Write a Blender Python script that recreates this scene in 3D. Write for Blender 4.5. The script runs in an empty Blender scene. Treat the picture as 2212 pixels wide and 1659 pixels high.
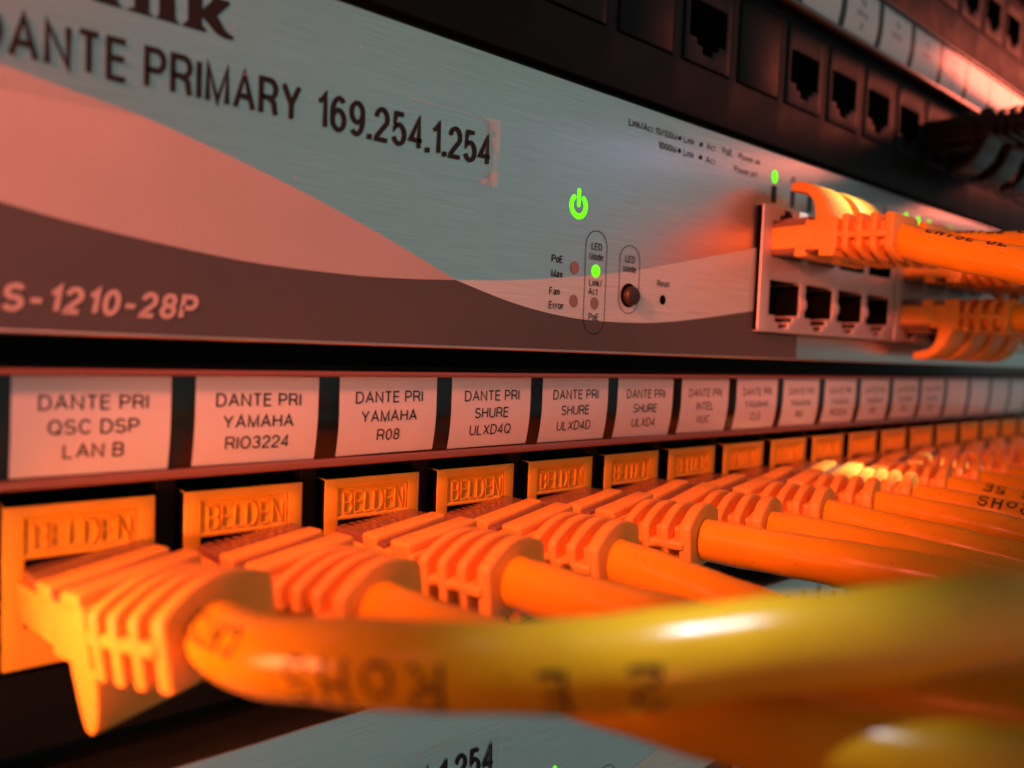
import bpy, bmesh, math, random
from mathutils import Vector, Matrix
random.seed(7)
S = 0.001                      # everything below is written in millimetres
scn = bpy.context.scene

# ------------------------------------------------------------------ camera
def build_camera():
    yaw, pitch, roll = math.radians(39.613), math.radians(-2.854), math.radians(2.218)
    F = Vector((math.sin(yaw)*math.cos(pitch), math.cos(yaw)*math.cos(pitch), math.sin(pitch)))
    rt = Vector((math.cos(yaw), -math.sin(yaw), 0)); up = rt.cross(F)
    R = rt*math.cos(roll) + up*math.sin(roll); U = -rt*math.sin(roll) + up*math.cos(roll)
    cd = bpy.data.cameras.new('camera'); co = bpy.data.objects.new('camera', cd)
    scn.collection.objects.link(co)
    m = Matrix((R, U, -F)).transposed().to_4x4()
    m.translation = Vector((-8.046, -85.895, .688))*S
    co.matrix_world = m
    cd.sensor_fit = 'HORIZONTAL'; cd.sensor_width = 36; cd.lens = 36*1636.5/2212
    cd.clip_start = .002; cd.clip_end = 20
    cd.dof.use_dof = True; cd.dof.focus_distance = .111; cd.dof.aperture_fstop = 14.3
    scn.camera = co
build_camera()

# ------------------------------------------------------------------ room light
world = bpy.data.worlds.new("World"); scn.world = world; world.use_nodes = True
nt = world.node_tree; nd = nt.nodes; ln = nt.links; nd.clear()
wo = nd.new('ShaderNodeOutputWorld'); bg = nd.new('ShaderNodeBackground')
# the dim room: brightest in front of and to the right of the rack, some light from the ceiling, dark behind and below
tc = nd.new('ShaderNodeTexCoord'); sx = nd.new('ShaderNodeSeparateXYZ')
ln.new(tc.outputs['Generated'], sx.inputs[0])
dt = nd.new('ShaderNodeVectorMath'); dt.operation = 'DOT_PRODUCT'; dt.inputs[1].default_value = (.50, -.85, .12)
ln.new(tc.outputs['Generated'], dt.inputs[0])
def ramp(stops):
    r = nd.new('ShaderNodeValToRGB'); e = r.color_ramp.elements
    e[0].position, e[0].color = stops[0][0], (*stops[0][1], 1); e[1].position, e[1].color = stops[-1][0], (*stops[-1][1], 1)
    for p, c in stops[1:-1]:
        q = e.new(p); q.color = (*c, 1)
    return r
r1 = ramp([(.45, (.006, .004, .003)), (.68, (.03, .03, .027)), (.85, (.15, .195, .18)), (1.0, (.215, .29, .275))])
r2 = ramp([(.35, (0, 0, 0)), (1.0, (.07, .07, .055))])
h1 = nd.new('ShaderNodeMapRange'); h1.inputs['From Min'].default_value = -1; h1.inputs['From Max'].default_value = 1
ln.new(dt.outputs['Value'], h1.inputs['Value']); ln.new(h1.outputs[0], r1.inputs[0]); ln.new(sx.outputs['Z'], r2.inputs[0])
ad = nd.new('ShaderNodeMix'); ad.data_type = 'RGBA'; ad.blend_type = 'ADD'; ad.inputs['Factor'].default_value = 1
ln.new(r1.outputs[0], ad.inputs[6]); ln.new(r2.outputs[0], ad.inputs[7])
ln.new(ad.outputs[2], bg.inputs['Color']); ln.new(bg.outputs[0], wo.inputs[0])
bg.inputs['Strength'].default_value = 1.0

def lamp(name, kind, loc, target, power, color, size=20, spot=None, blend=.3):
    d = bpy.data.lights.new(name, kind); o = bpy.data.objects.new(name, d); scn.collection.objects.link(o)
    o.location = Vector(loc)*S
    o.rotation_euler = (Vector(target)-Vector(loc)).to_track_quat('-Z', 'Y').to_euler()
    d.energy = power; d.color = color
    if kind == 'AREA': d.shape = 'DISK'; d.size = size*S
    else: d.shadow_soft_size = size*S
    if spot: d.spot_size = math.radians(spot); d.spot_blend = blend
    return o
RED = (1.0, .155, .085)
lamp('red_key_lamp', 'SPOT', (-150, -55, 112), (72, 5, -14), 5.6, RED, 12, 24.5, .6)
lamp('red_port_lamp', 'SPOT', (-120, -120, 60), (141, -14, 9), 4.2, RED, 14, 17, .7)  # added red fill for the switch plugs, which the key's cone misses
lamp('red_near_lamp', 'AREA', (-34, -20, -22), (5, -15, -30), .023, (1, .22, .075), 14).data.spread = math.radians(75)
lamp('red_far_lamp', 'AREA', (430, -62, 139), (230, 0, 50), .17, RED, 60)
lamp('red_low_lamp', 'AREA', (-45, -150, -55), (28, -45, -22), .028, (1, .15, .06), 30)  # added red fill for the camera side of the foreground cables
lamp('white_lamp', 'SPOT', (5, -75, 210), (31.0, -57.5, -17), 3.3, (.72, .82, 1), 8, 6.8, .9)
lamp('white_lamp', 'SPOT', (205, -150, 170), (152, -12, -22), 10.0, (.95, .95, .9), 5, 3.2, .5)  # added narrow spot, makes a white patch on one boot
lamp('white_lamp', 'SPOT', (245, -150, 170), (186, -16, -22), 10.0, (.95, .95, .95), 5, 3.2, .5)  # another added spot, for a boot two jacks further right
lamp('white_lamp', 'SPOT', (205, -140, 190), (141, -10, 33), 7.0, (.95, .95, .85), 5, 4.6, .6)  # added spot to brighten the latch guards of the first switch plugs
lamp('blue_lamp', 'AREA', (250, -150, 95), (110, 0, 10), .004, (.45, .5, 1), 8)

scn.view_settings.view_transform = 'Standard'; scn.view_settings.look = 'None'
scn.view_settings.exposure = 0; scn.view_settings.gamma = 1; scn.view_settings.use_curve_mapping = False
scn.cycles.max_bounces = 10; scn.cycles.diffuse_bounces = 5; scn.cycles.glossy_bounces = 4
scn.cycles.transparent_max_bounces = 12; scn.cycles.sample_clamp_indirect = 4
scn.cycles.use_denoising = True

# ------------------------------------------------------------------ materials
def mat(name, base, rough=.5, metal=0, spec=.5, sss=0, emit=None, es=1, noise=0, nscale=300, bump=0, bscale=2000, brush=False, coat=0, speck=0):
    m = bpy.data.materials.new(name); m.use_nodes = True
    n = m.node_tree.nodes; l = m.node_tree.links; p = n['Principled BSDF']
    p.inputs['Base Color'].default_value = (*base, 1); p.inputs['Roughness'].default_value = rough
    p.inputs['Metallic'].default_value = metal; p.inputs['Specular IOR Level'].default_value = spec
    p.inputs['Coat Weight'].default_value = coat
    if sss:
        p.inputs['Subsurface Weight'].default_value = sss
        p.inputs['Subsurface Radius'].default_value = (1, .45, .08); p.inputs['Subsurface Scale'].default_value = .0012
    if emit: p.inputs['Emission Color'].default_value = (*emit, 1); p.inputs['Emission Strength'].default_value = es
    if noise or bump or brush or speck:
        t = n.new('ShaderNodeTexCoord')
    if noise:
        nz = n.new('ShaderNodeTexNoise'); nz.inputs['Scale'].default_value = nscale; nz.inputs['Detail'].default_value = 4
        l.new(t.outputs['Object'], nz.inputs['Vector'])
        r = n.new('ShaderNodeMapRange'); r.inputs['From Min'].default_value = .3; r.inputs['From Max'].default_value = .7
        r.inputs['To Min'].default_value = 1-noise; r.inputs['To Max'].default_value = 1+noise*.5
        l.new(nz.outputs['Fac'], r.inputs['Value'])
        mx = n.new('ShaderNodeMix'); mx.data_type = 'RGBA'; mx.blend_type = 'MULTIPLY'; mx.inputs['Factor'].default_value = 1
        mx.inputs[6].default_value = (*base, 1); l.new(r.outputs[0], mx.inputs[7]); l.new(mx.outputs[2], p.inputs['Base Color'])
        r2 = n.new('ShaderNodeMapRange'); r2.inputs['To Min'].default_value = rough*.8; r2.inputs['To Max'].default_value = min(1, rough*1.25)
        l.new(nz.outputs['Fac'], r2.inputs['Value']); l.new(r2.outputs[0], p.inputs['Roughness'])
    if bump:
        nb = n.new('ShaderNodeTexNoise'); nb.inputs['Scale'].default_value = bscale; nb.inputs['Detail'].default_value = 3
        l.new(t.outputs['Object'], nb.inputs['Vector'])
        b = n.new('ShaderNodeBump'); b.inputs['Strength'].default_value = bump; b.inputs['Distance'].default_value = .0001
        l.new(nb.outputs['Fac'], b.inputs['Height']); l.new(b.outputs[0], p.inputs['Normal'])
    if speck:                                       # specks of dirt
        ns = n.new('ShaderNodeTexNoise'); ns.inputs['Scale'].default_value = 1300; ns.inputs['Detail'].default_value = 2
        l.new(t.outputs['Object'], ns.inputs['Vector'])
        rs = n.new('ShaderNodeMapRange'); rs.inputs['From Min'].default_value = .70; rs.inputs['From Max'].default_value = .76
        rs.inputs['To Min'].default_value = 1; rs.inputs['To Max'].default_value = 1-speck
        l.new(ns.outputs['Fac'], rs.inputs['Value'])
        src = p.inputs['Base Color'].links[0].from_socket if p.inputs['Base Color'].links else None
        m2 = n.new('ShaderNodeMix'); m2.data_type = 'RGBA'; m2.blend_type = 'MULTIPLY'; m2.inputs['Factor'].default_value = 1
        m2.inputs[6].default_value = (*base, 1)
        if src: l.new(src, m2.inputs[6])
        l.new(rs.outputs[0], m2.inputs[7]); l.new(m2.outputs[2], p.inputs['Base Color'])
    if brush:                                       # fine horizontal brushing of the sheet metal
        mp = n.new('ShaderNodeMapping'); mp.inputs['Scale'].default_value = (90, 1, 5200)
        l.new(t.outputs['Object'], mp.inputs['Vector'])
        nb = n.new('ShaderNodeTexNoise'); nb.inputs['Scale'].default_value = 1; nb.inputs['Detail'].default_value = 5
        nb.inputs['Roughness'].default_value = .7
        l.new(mp.outputs[0], nb.inputs['Vector'])
        b = n.new('ShaderNodeBump'); b.inputs['Strength'].default_value = brush; b.inputs['Distance'].default_value = .00012
        l.new(nb.outputs['Fac'], b.inputs['Height']); l.new(b.outputs[0], p.inputs['Normal'])
        r = n.new('ShaderNodeMapRange'); r.inputs['From Min'].default_value = .3; r.inputs['From Max'].default_value = .7
        r.inputs['To Min'].default_value = .82; r.inputs['To Max'].default_value = 1.12
        l.new(nb.outputs['Fac'], r.inputs['Value'])
        mx = n.new('ShaderNodeMix'); mx.data_type = 'RGBA'; mx.blend_type = 'MULTIPLY'; mx.inputs['Factor'].default_value = 1
        mx.inputs[6].default_value = (*base, 1); l.new(r.outputs[0], mx.inputs[7]); l.new(mx.outputs[2], p.inputs['Base Color'])
    return m

def clear_mat(name, tint, gloss=.04, rough=.05):
    m = bpy.data.materials.new(name); m.use_nodes = True
    n = m.node_tree.nodes; l = m.node_tree.links; n.clear()
    o = n.new('ShaderNodeOutputMaterial'); tr = n.new('ShaderNodeBsdfTransparent'); gl = n.new('ShaderNodeBsdfGlossy')
    tr.inputs[0].default_value = (*tint, 1); gl.inputs['Roughness'].default_value = rough; gl.inputs[0].default_value = (1, 1, 1, 1)
    lw = n.new('ShaderNodeLayerWeight'); lw.inputs[0].default_value = .5        # same from either side of the sheet
    pw = n.new('ShaderNodeMath'); pw.operation = 'POWER'; pw.inputs[1].default_value = 5; l.new(lw.outputs['Facing'], pw.inputs[0])
    fr = n.new('ShaderNodeMath'); fr.operation = 'MULTIPLY_ADD'; fr.inputs[1].default_value = 1-gloss; fr.inputs[2].default_value = gloss
    l.new(pw.outputs[0], fr.inputs[0])
    mx = n.new('ShaderNodeMixShader'); l.new(fr.outputs[0], mx.inputs[0]); l.new(tr.outputs[0], mx.inputs[1]); l.new(gl.outputs[0], mx.inputs[2])
    l.new(mx.outputs[0], o.inputs[0])
    return m

def tape_sheen_mat():                 # pale colour painting the reflection on the curled tape end, also the tape's edge lines
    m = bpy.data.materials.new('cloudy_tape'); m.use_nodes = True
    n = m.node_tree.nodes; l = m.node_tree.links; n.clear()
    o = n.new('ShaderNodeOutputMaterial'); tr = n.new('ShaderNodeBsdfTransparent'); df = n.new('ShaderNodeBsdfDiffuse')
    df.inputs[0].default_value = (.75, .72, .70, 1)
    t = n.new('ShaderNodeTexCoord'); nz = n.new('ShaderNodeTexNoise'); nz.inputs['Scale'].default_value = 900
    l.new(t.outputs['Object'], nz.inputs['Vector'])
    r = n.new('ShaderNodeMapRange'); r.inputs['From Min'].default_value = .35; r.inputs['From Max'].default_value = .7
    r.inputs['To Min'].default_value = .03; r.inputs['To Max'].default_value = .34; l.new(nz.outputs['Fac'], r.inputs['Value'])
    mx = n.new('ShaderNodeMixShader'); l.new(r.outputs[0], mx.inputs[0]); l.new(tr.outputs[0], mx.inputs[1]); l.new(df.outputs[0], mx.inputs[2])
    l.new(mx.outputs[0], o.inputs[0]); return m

M = dict(
    metal=mat('brushed_aluminium', (.62, .64, .63), .32, 1.0, brush=.22),
    bare=mat('bare_brushed_aluminium', (.80, .78, .72), .42, .55, brush=.6),
    silver=mat('silver_paint', (.42, .43, .43), .55, 0, .4, noise=.05, nscale=90),
    dark=mat('dark_grey_paint', (.078, .082, .085), .5, 0, .35, noise=.06, nscale=120),
    black=mat('black_steel', (.005, .0045, .0045), .5, 0, .12, noise=.25, nscale=200),
    blackp=mat('black_plastic', (.006, .006, .006), .5, 0, .15),
    void=mat('dark_cavity', (.003, .003, .003), .9, 0, .05),
    shell=mat('port_shell_metal', (.60, .56, .54), .42, .55),
    plastic=mat('yellow_plastic', (.86, .40, .058), .42, 0, .45, sss=.3, noise=.08, nscale=250, bump=.2, bscale=2500, speck=.55),
    jacket=mat('yellow_jacket', (.84, .43, .012), .25, 0, .4, sss=.2, noise=.10, nscale=160, bump=.16, bscale=500, speck=.5),
    keyst=mat('yellow_keystone', (.74, .39, .018), .36, 0, .45, noise=.06, nscale=250),
    clearp=mat('smoky_clear_plastic', (.22, .10, .05), .16, 0, .5),
    pin=mat('gold_contact', (.8, .5, .2), .3, 1),
    paper=mat('label_paper', (.80, .84, .87), .6, 0, .25, noise=.03, nscale=400),
    ink=mat('black_ink', (.010, .010, .010), .55, 0, .25),
    dotink=mat('cable_print_ink', (.03, .016, .012), .5, 0, .3),
    pale=mat('pale_print', (.50, .44, .42), .5, 0, .3),
    green=mat('green_light', (.02, .2, .0), .4, emit=(.10, 1.0, .0), es=1.9),
    lens=mat('unlit_lens', (.24, .20, .19), .45, 0, .35),
    button=mat('button_plastic', (.03, .018, .015), .35),
    dcable=mat('black_jacket', (.03, .022, .020), .28, 0, .5),
    cover=clear_mat('clear_cover', (.95, .94, .93), rough=.17),
    tape=clear_mat('clear_tape', (.99, .99, .99), gloss=.025, rough=.3),
    milky=tape_sheen_mat(),
    lip=mat('clear_cover_edge', (.16, .07, .055), .22, 0, .6),
    steel=mat('rack_steel', (.02, .02, .02), .5),
    dust=mat('dust', (.7, .65, .6), .9),
)

# ------------------------------------------------------------------ mesh helpers
class MB:
    """collects vertices and faces (mm) for one mesh"""
    def __init__(s): s.v = []; s.f = []; s.m = []
    def add(s, verts, faces, mi=0):
        o = len(s.v); s.v += [tuple(p) for p in verts]
        for f in faces: s.f.append([i+o for i in f]); s.m.append(mi)
        return s
    def box(s, x0, x1, y0, y1, z0, z1, mi=0):
        v = [(x, y, z) for x in (x0, x1) for y in (y0, y1) for z in (z0, z1)]
        return s.add(v, [(0,1,3,2),(4,6,7,5),(0,4,5,1),(2,3,7,6),(0,2,6,4),(1,5,7,3)], mi)
    def prism(s, prof, fn0, fn1, mi=0):
        """profile of 2-D points extruded between the two maps fn0, fn1 (2-D -> 3-D)"""
        n = len(prof); v = [fn0(*p) for p in prof]+[fn1(*p) for p in prof]
        f = [list(range(n))[::-1], list(range(n, 2*n))]+[[i, (i+1)%n, n+(i+1)%n, n+i] for i in range(n)]
        return s.add(v, f, mi)
    def map(s, fn): s.v = [tuple(fn(*p)) for p in s.v]; return s

def make_mesh(name, mb, mats, loc=(0,0,0), bevel=0, seg=2, smooth=True, angle=40, merge=True):
    me = bpy.data.meshes.new(name)
    me.from_pydata([((p[0]-loc[0])*S, (p[1]-loc[1])*S, (p[2]-loc[2])*S) for p in mb.v], [], mb.f)
    for m in (mats if isinstance(mats, (list, tuple)) else [mats]): me.materials.append(m)
    for p, mi in zip(me.polygons, mb.m): p.material_index = mi
    bm = bmesh.new(); bm.from_mesh(me)
    if merge: bmesh.ops.remove_doubles(bm, verts=bm.verts, dist=2e-6)
    bmesh.ops.recalc_face_normals(bm, faces=bm.faces)
    if bevel:
        ed = [e for e in bm.edges if len(e.link_faces) == 2 and e.calc_face_angle(0) > math.radians(angle)]
        bmesh.ops.bevel(bm, geom=ed, offset=bevel*S, segments=seg, profile=.5, affect='EDGES', clamp_overlap=True)
    if smooth:
        for f in bm.faces: f.smooth = True
        for e in bm.edges:
            e.smooth = not (len(e.link_faces) == 2 and e.calc_face_angle(0) > math.radians(50))
    bm.to_mesh(me); bm.free(); me.update()
    return me

def link(name, data, parent=None, loc=(0,0,0)):
    o = bpy.data.objects.new(name, data); scn.collection.objects.link(o)
    o.location = Vector(loc)*S
    if parent: o.parent = parent
    return o

def tag(o, label, cat, group=None, kind=None):
    if label: o['label'] = label
    if cat: o['category'] = cat
    if group: o['group'] = group
    if kind: o['kind'] = kind
    return o

def thing(name, loc, label, cat, group=None):
    return tag(link(name, None, None, loc), label, cat, group)

def part(name, mb, mats, parent, loc=(0,0,0), **kw):
    """loc is the world base (mm) of the parent thing; mb is in world mm"""
    return link(name, make_mesh(name, mb, mats, loc, **kw), parent)

def copy_tree(o, parent=None):
    c = o.copy(); scn.collection.objects.link(c); c.parent = parent
    for ch in list(o.children): copy_tree(ch, c)
    return c

def relief(xs, zs, depth, back, cavity=99, mb=None):
    """front face built as a grid of cells, each at its own depth y (None = hole through to back)"""
    mb = mb or MB()
    nx, nz = len(xs)-1, len(zs)-1
    D = [[depth(i, j) for j in range(nz)] for i in range(nx)]
    g = lambda i, j: D[i][j] if 0 <= i < nx and 0 <= j < nz else None
    for i in range(nx):
        for j in range(nz):
            d = D[i][j]
            if d is None: continue
            q = [(xs[i], d, zs[j]), (xs[i+1], d, zs[j]), (xs[i+1], d, zs[j+1]), (xs[i], d, zs[j+1])]
            mb.add(q, [(0,1,2,3)], 1 if d >= cavity else 0)
    for i in range(nx+1):
        for j in range(nz):
            a, b = g(i-1, j), g(i, j)
            a = back if a is None else a; b = back if b is None else b
            if abs(a-b) > 1e-6:
                mb.add([(xs[i], a, zs[j]), (xs[i], a, zs[j+1]), (xs[i], b, zs[j+1]), (xs[i], b, zs[j])], [(0,1,2,3)], 1 if max(a, b) >= cavity else 0)
    for i in range(nx):
        for j in range(nz+1):
            a, b = g(i, j-1), g(i, j)
            a = back if a is None else a; b = back if b is None else b
            if abs(a-b) > 1e-6:
                mb.add([(xs[i], a, zs[j]), (xs[i+1], a, zs[j]), (xs[i+1], b, zs[j]), (xs[i], b, zs[j])], [(0,1,2,3)], 1 if max(a, b) >= cavity else 0)
    return mb

# ---- lettering: plain grotesque capitals and figures drawn as strokes, (x, y) in a unit box
def _arc(cx, cy, rx, ry, a0, a1, n=12):
    return [(cx+rx*math.cos(math.radians(a0+(a1-a0)*i/n)), cy+ry*math.sin(math.radians(a0+(a1-a0)*i/n))) for i in range(n+1)]
_X = .73        # x-height
def _ball(y1=_X): return _arc(.5, y1/2, .5, y1/2, 0, 360, 20)
_S = _arc(.5, .745, .47, .255, 25, 270, 14)[:-1]+_arc(.5, .255, .5, .255, 90, -160, 14)
STROKES = {
 'A': (.70, [[(0,0),(.5,1),(1,0)], [(.19,.34),(.81,.34)]]),
 'B': (.60, [[(0,0),(0,1),(.6,1)]+_arc(.6,.76,.36,.24,80,-90,9)+[(0,.52)], [(0,0),(.6,0)]+_arc(.6,.26,.40,.26,-80,90,9)]),
 'C': (.66, [_arc(.52,.5,.52,.5,40,320,22)]),
 'D': (.64, [[(.45,0),(0,0),(0,1),(.45,1)]+_arc(.45,.5,.55,.5,85,-90,14)]),
 'E': (.54, [[(1,1),(0,1),(0,0),(1,0)], [(0,.53),(.92,.53)]]),
 'F': (.52, [[(1,1),(0,1),(0,0)], [(0,.52),(.88,.52)]]),
 'G': (.68, [_arc(.5,.5,.5,.5,42,318,22)+[(1,.18),(1,.46),(.55,.46)]]),
 'H': (.62, [[(0,0),(0,1)], [(1,0),(1,1)], [(0,.53),(1,.53)]]),
 'I': (.0, [[(0,0),(0,1)]]),
 'J': (.46, [[(1,1),(1,.28)]+_arc(.5,.28,.5,.28,0,-180,10)]),
 'K': (.62, [[(0,0),(0,1)], [(1,1),(0,.36)], [(.32,.60),(1,0)]]),
 'L': (.50, [[(0,1),(0,0),(1,0)]]),
 'M': (.74, [[(0,0),(0,1),(.5,.02),(1,1),(1,0)]]),
 'N': (.63, [[(0,0),(0,1),(1,0),(1,1)]]),
 'O': (.70, [_arc(.5,.5,.5,.5,0,360,26)]),
 'P': (.58, [[(0,0),(0,1),(.6,1)]+_arc(.6,.73,.40,.27,80,-90,10)+[(0,.46)]]),
 'Q': (.70, [_arc(.5,.5,.5,.5,0,360,26), [(.6,.24),(1,-.05)]]),
 'R': (.62, [[(0,0),(0,1),(.6,1)]+_arc(.6,.74,.38,.26,80,-90,10)+[(0,.48)], [(.52,.48),(.86,.36),(.92,.12),(1,0)]]),
 'S': (.58, [_S]),
 'T': (.60, [[(0,1),(1,1)], [(.5,1),(.5,0)]]),
 'U': (.62, [[(0,1),(0,.32)]+_arc(.5,.32,.5,.32,180,360,14)+[(1,1)]]),
 'W': (.92, [[(0,1),(.25,0),(.5,1),(.75,0),(1,1)]]),
 'X': (.62, [[(0,0),(1,1)], [(0,1),(1,0)]]),
 'Y': (.66, [[(0,1),(.5,.43),(1,1)], [(.5,.43),(.5,0)]]),
 '0': (.50, [_arc(.5,.5,.5,.5,0,360,24)]),
 '1': (.26, [[(0,.76),(.45,.82),(1,1),(1,0)]]),
 '2': (.50, [_arc(.5,.70,.5,.30,175,-25,14)+[(.06,.10),(0,0),(1,0)]]),
 '3': (.50, [_arc(.48,.75,.44,.25,165,-85,12)+_arc(.48,.26,.52,.26,85,-165,13), ]),
 '4': (.53, [[(.76,0),(.76,1),(0,.26),(1,.26)]]),
 '5': (.50, [[(.90,1),(.18,1),(.06,.50)]+_arc(.48,.32,.52,.32,128,-160,16)]),
 '6': (.50, [_arc(.5,.31,.5,.31,0,360,18), _arc(.56,.5,.56,.5,50,190,12)]),
 '7': (.50, [[(0,1),(1,1),(.55,.45),(.35,0)]]),
 '8': (.50, [_arc(.5,.75,.44,.25,0,360,18), _arc(.5,.26,.5,.26,0,360,18)]),
 '9': (.50, [_arc(.5,.69,.5,.31,0,360,18), _arc(.44,.5,.56,.5,10,-130,12)]),
 'a': (.44, [[(.06,.60)]+_arc(.5,.54,.42,.19,140,10,8)+[(.92,.0)], [(.92,.42),(.3,.38)]+_arc(.3,.19,.3,.19,100,270,8)+[(.6,.02),(.92,.2)]]),
 'c': (.44, [_arc(.52,_X/2,.52,_X/2,48,312,16)]),
 'd': (.48, [_ball(), [(1,0),(1,1)]]),
 'e': (.48, [[(0,.38),(1,.38)]+_arc(.5,_X/2,.5,_X/2,2,318,18)]),
 'f': (.28, [[(.42,0),(.42,.8)]+_arc(.95,.8,.5,.2,180,95,6), [(0,.70),(1,.70)]]),
 'i': (.0, [[(0,0),(0,_X)], [(0,.90),(0,1)]]),
 'k': (.42, [[(0,0),(0,1)], [(.95,_X),(0,.26)], [(.36,.44),(1,0)]]),
 'l': (.0, [[(0,0),(0,1)]]),
 'n': (.42, [[(0,0),(0,_X)], [(0,.45)]+_arc(.5,.45,.5,.28,170,0,9)+[(1,0)]]),
 'o': (.48, [_ball()]),
 'r': (.24, [[(0,0),(0,_X)], [(0,.42),(.3,.66),(1,.72)]]),
 's': (.40, [_arc(.5,.545,.46,.185,25,270,10)[:-1]+_arc(.5,.18,.5,.18,90,-160,10)]),
 't': (.26, [[(.45,.95),(.45,.14),(.65,.01),(1,0)], [(0,.70),(1,.70)]]),
 'w': (.66, [[(0,_X),(.25,0),(.5,_X),(.75,0),(1,_X)]]),
 'x': (.44, [[(0,0),(1,_X)], [(0,_X),(1,0)]]),
 '.': (.0, [[(0,-.07),(0,.085)]]), '-': (.34, [[(-.1,.40),(1.1,.40)]]), '/': (.30, [[(0,-.05),(1,1.05)]]), ' ': (.12, []),
}
def text_width(s, gap, t): return sum(STROKES[c][0]+gap+t for c in s)-gap
def stroke_quads(P, t):
    """a polyline thickened to t, mitred joints, as quads of 2-D points"""
    P = [Vector((p[0], p[1])) for p in P]
    Q = [P[0]]
    for p in P[1:]:
        if (p-Q[-1]).length > t*.12: Q.append(p)
    P = Q
    if len(P) < 2: return []
    closed = (P[0]-P[-1]).length < t*.6 and len(P) > 6
    if closed: P[-1] = P[0].copy()
    n = len(P); L = []; R = []
    for i in range(n):
        a = P[i]-P[i-1] if i else (P[0]-P[-2] if closed else P[1]-P[0])
        b = P[i+1]-P[i] if i < n-1 else (P[1]-P[0] if closed else P[-1]-P[-2])
        a = a.normalized(); b = b.normalized(); m = (a+b)
        m = m.normalized() if m.length > .05 else a
        nn = Vector((-m.y, m.x)); k = max(.42, nn.dot(Vector((-a.y, a.x))))
        L.append(P[i]+nn*(t/2/k)); R.append(P[i]-nn*(t/2/k))
    return [(R[i], R[i+1], L[i+1], L[i]) for i in range(n-1)]

def put_text(mb, s, cap, x, z, y, width=None, sx=1, align='L', t=.13, gap=.13, shear=0, yfn=None, extrude=0, mi=0):
    """t: stroke weight and gap: letter gap, both as a share of the cap height"""
    w0 = sum(STROKES[c][0] for c in s); fix = t*len(s)*1.0
    if width:
        wu = width/cap                                        # stroke weight stays, boxes and gaps stretch
        k = max(.2, (wu-fix)/(w0+gap*(len(s)-1)))
    else: k = sx
    tot = (w0+gap*(len(s)-1))*k+fix
    u = {'L': 0, 'C': -tot/2, 'R': -tot}[align]+t/2
    nst = 0
    for ch in s:
        w, st = STROKES[ch]
        for pl in st:
            P = [(u+p[0]*w*k, t/2+p[1]*(1-t)) for p in pl]
            if ch == '.': P = [(u, 0), (u, t*1.15)]
            tt = t*(1.15 if ch == '.' else 1)
            nst += 1
            for q in stroke_quads(P, tt):
                pts = [(x+cap*(p.x+shear*p.y), z+cap*p.y) for p in q]
                f = lambda p: (yfn(*p) if yfn else y)-nst*.0015
                if extrude:
                    v = [(p[0], f(p), p[1]) for p in pts]; cx = sum(p[0] for p in pts)/4; cz = sum(p[1] for p in pts)/4
                    v += [(cx+(p[0]-cx)*.8, f(p)-extrude, cz+(p[1]-cz)*.8) for p in pts]
                    mb.add(v, [(0,1,2,3),(4,5,6,7),(0,1,5,4),(1,2,6,5),(2,3,7,6),(3,0,4,7)], mi)
                else: mb.add([(p[0], f(p), p[1]) for p in pts], [(0,1,2,3)], mi)
        u += (w+gap)*k+t

def flat(mb, pts, y, mi=0):
    mb.add([(p[0], y, p[1]) for p in pts], [list(range(len(pts)))], mi)

def catmull(P, n=12):
    P = [Vector(p) for p in P]; Q = [2*P[0]-P[1]]+P+[2*P[-1]-P[-2]]; out = []
    for i in range(1, len(Q)-2):
        a, b, c, d = Q[i-1:i+3]
        for k in range(n):
            t = k/n
            out.append(.5*((2*b)+(c-a)*t+(2*a-5*b+4*c-d)*t*t+(3*b-a-3*c+d)*t**3))
    out.append(P[-1]); return out

class Tube:
    def __init__(s, P, r, n=14, sides=24):
        s.c = catmull(P, n); s.r = r; s.sides = sides
        s.T = []; s.U = []; s.V = []; s.L = [0]
        for i, p in enumerate(s.c):
            t = (s.c[min(i+1, len(s.c)-1)]-s.c[max(i-1, 0)]).normalized()
            u = (Vector((0,0,1))-t*t.z)
            u = u.normalized() if u.length > .15 or not s.U else (s.U[-1]-t*t.dot(s.U[-1])).normalized()
            s.T.append(t); s.U.append(u); s.V.append(t.cross(u))
            if i: s.L.append(s.L[-1]+(p-s.c[i-1]).length)
    def rad(s, i):  # slightly uneven jacket
        return s.r*(1+.016*math.sin(s.L[i]*.35)+.012*math.sin(s.L[i]*.9+1))
    def mb(s):
        m = MB(); n = s.sides; v = []; f = []
        for i, p in enumerate(s.c):
            r = s.rad(i)
            for k in range(n):
                a = 2*math.pi*k/n; v.append(p+s.U[i]*math.cos(a)*r+s.V[i]*math.sin(a)*r)
        for i in range(len(s.c)-1):
            for k in range(n):
                f.append([i*n+k, i*n+(k+1)%n, (i+1)*n+(k+1)%n, (i+1)*n+k])
        f.append(list(range(n))[::-1]); f.append([(len(s.c)-1)*n+k for k in range(n)])
        return m.add(v, f)
    def at(s, l, ang, lift=.03):
        i = 0
        while i < len(s.L)-2 and s.L[i+1] < l: i += 1
        t = (l-s.L[i])/max(1e-6, s.L[i+1]-s.L[i])
        c = s.c[i].lerp(s.c[i+1], t); u = s.U[i].lerp(s.U[i+1], t); v = s.V[i].lerp(s.V[i+1], t)
        r = s.rad(i)+lift
        return c+u*math.cos(ang)*r+v*math.sin(ang)*r

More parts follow.
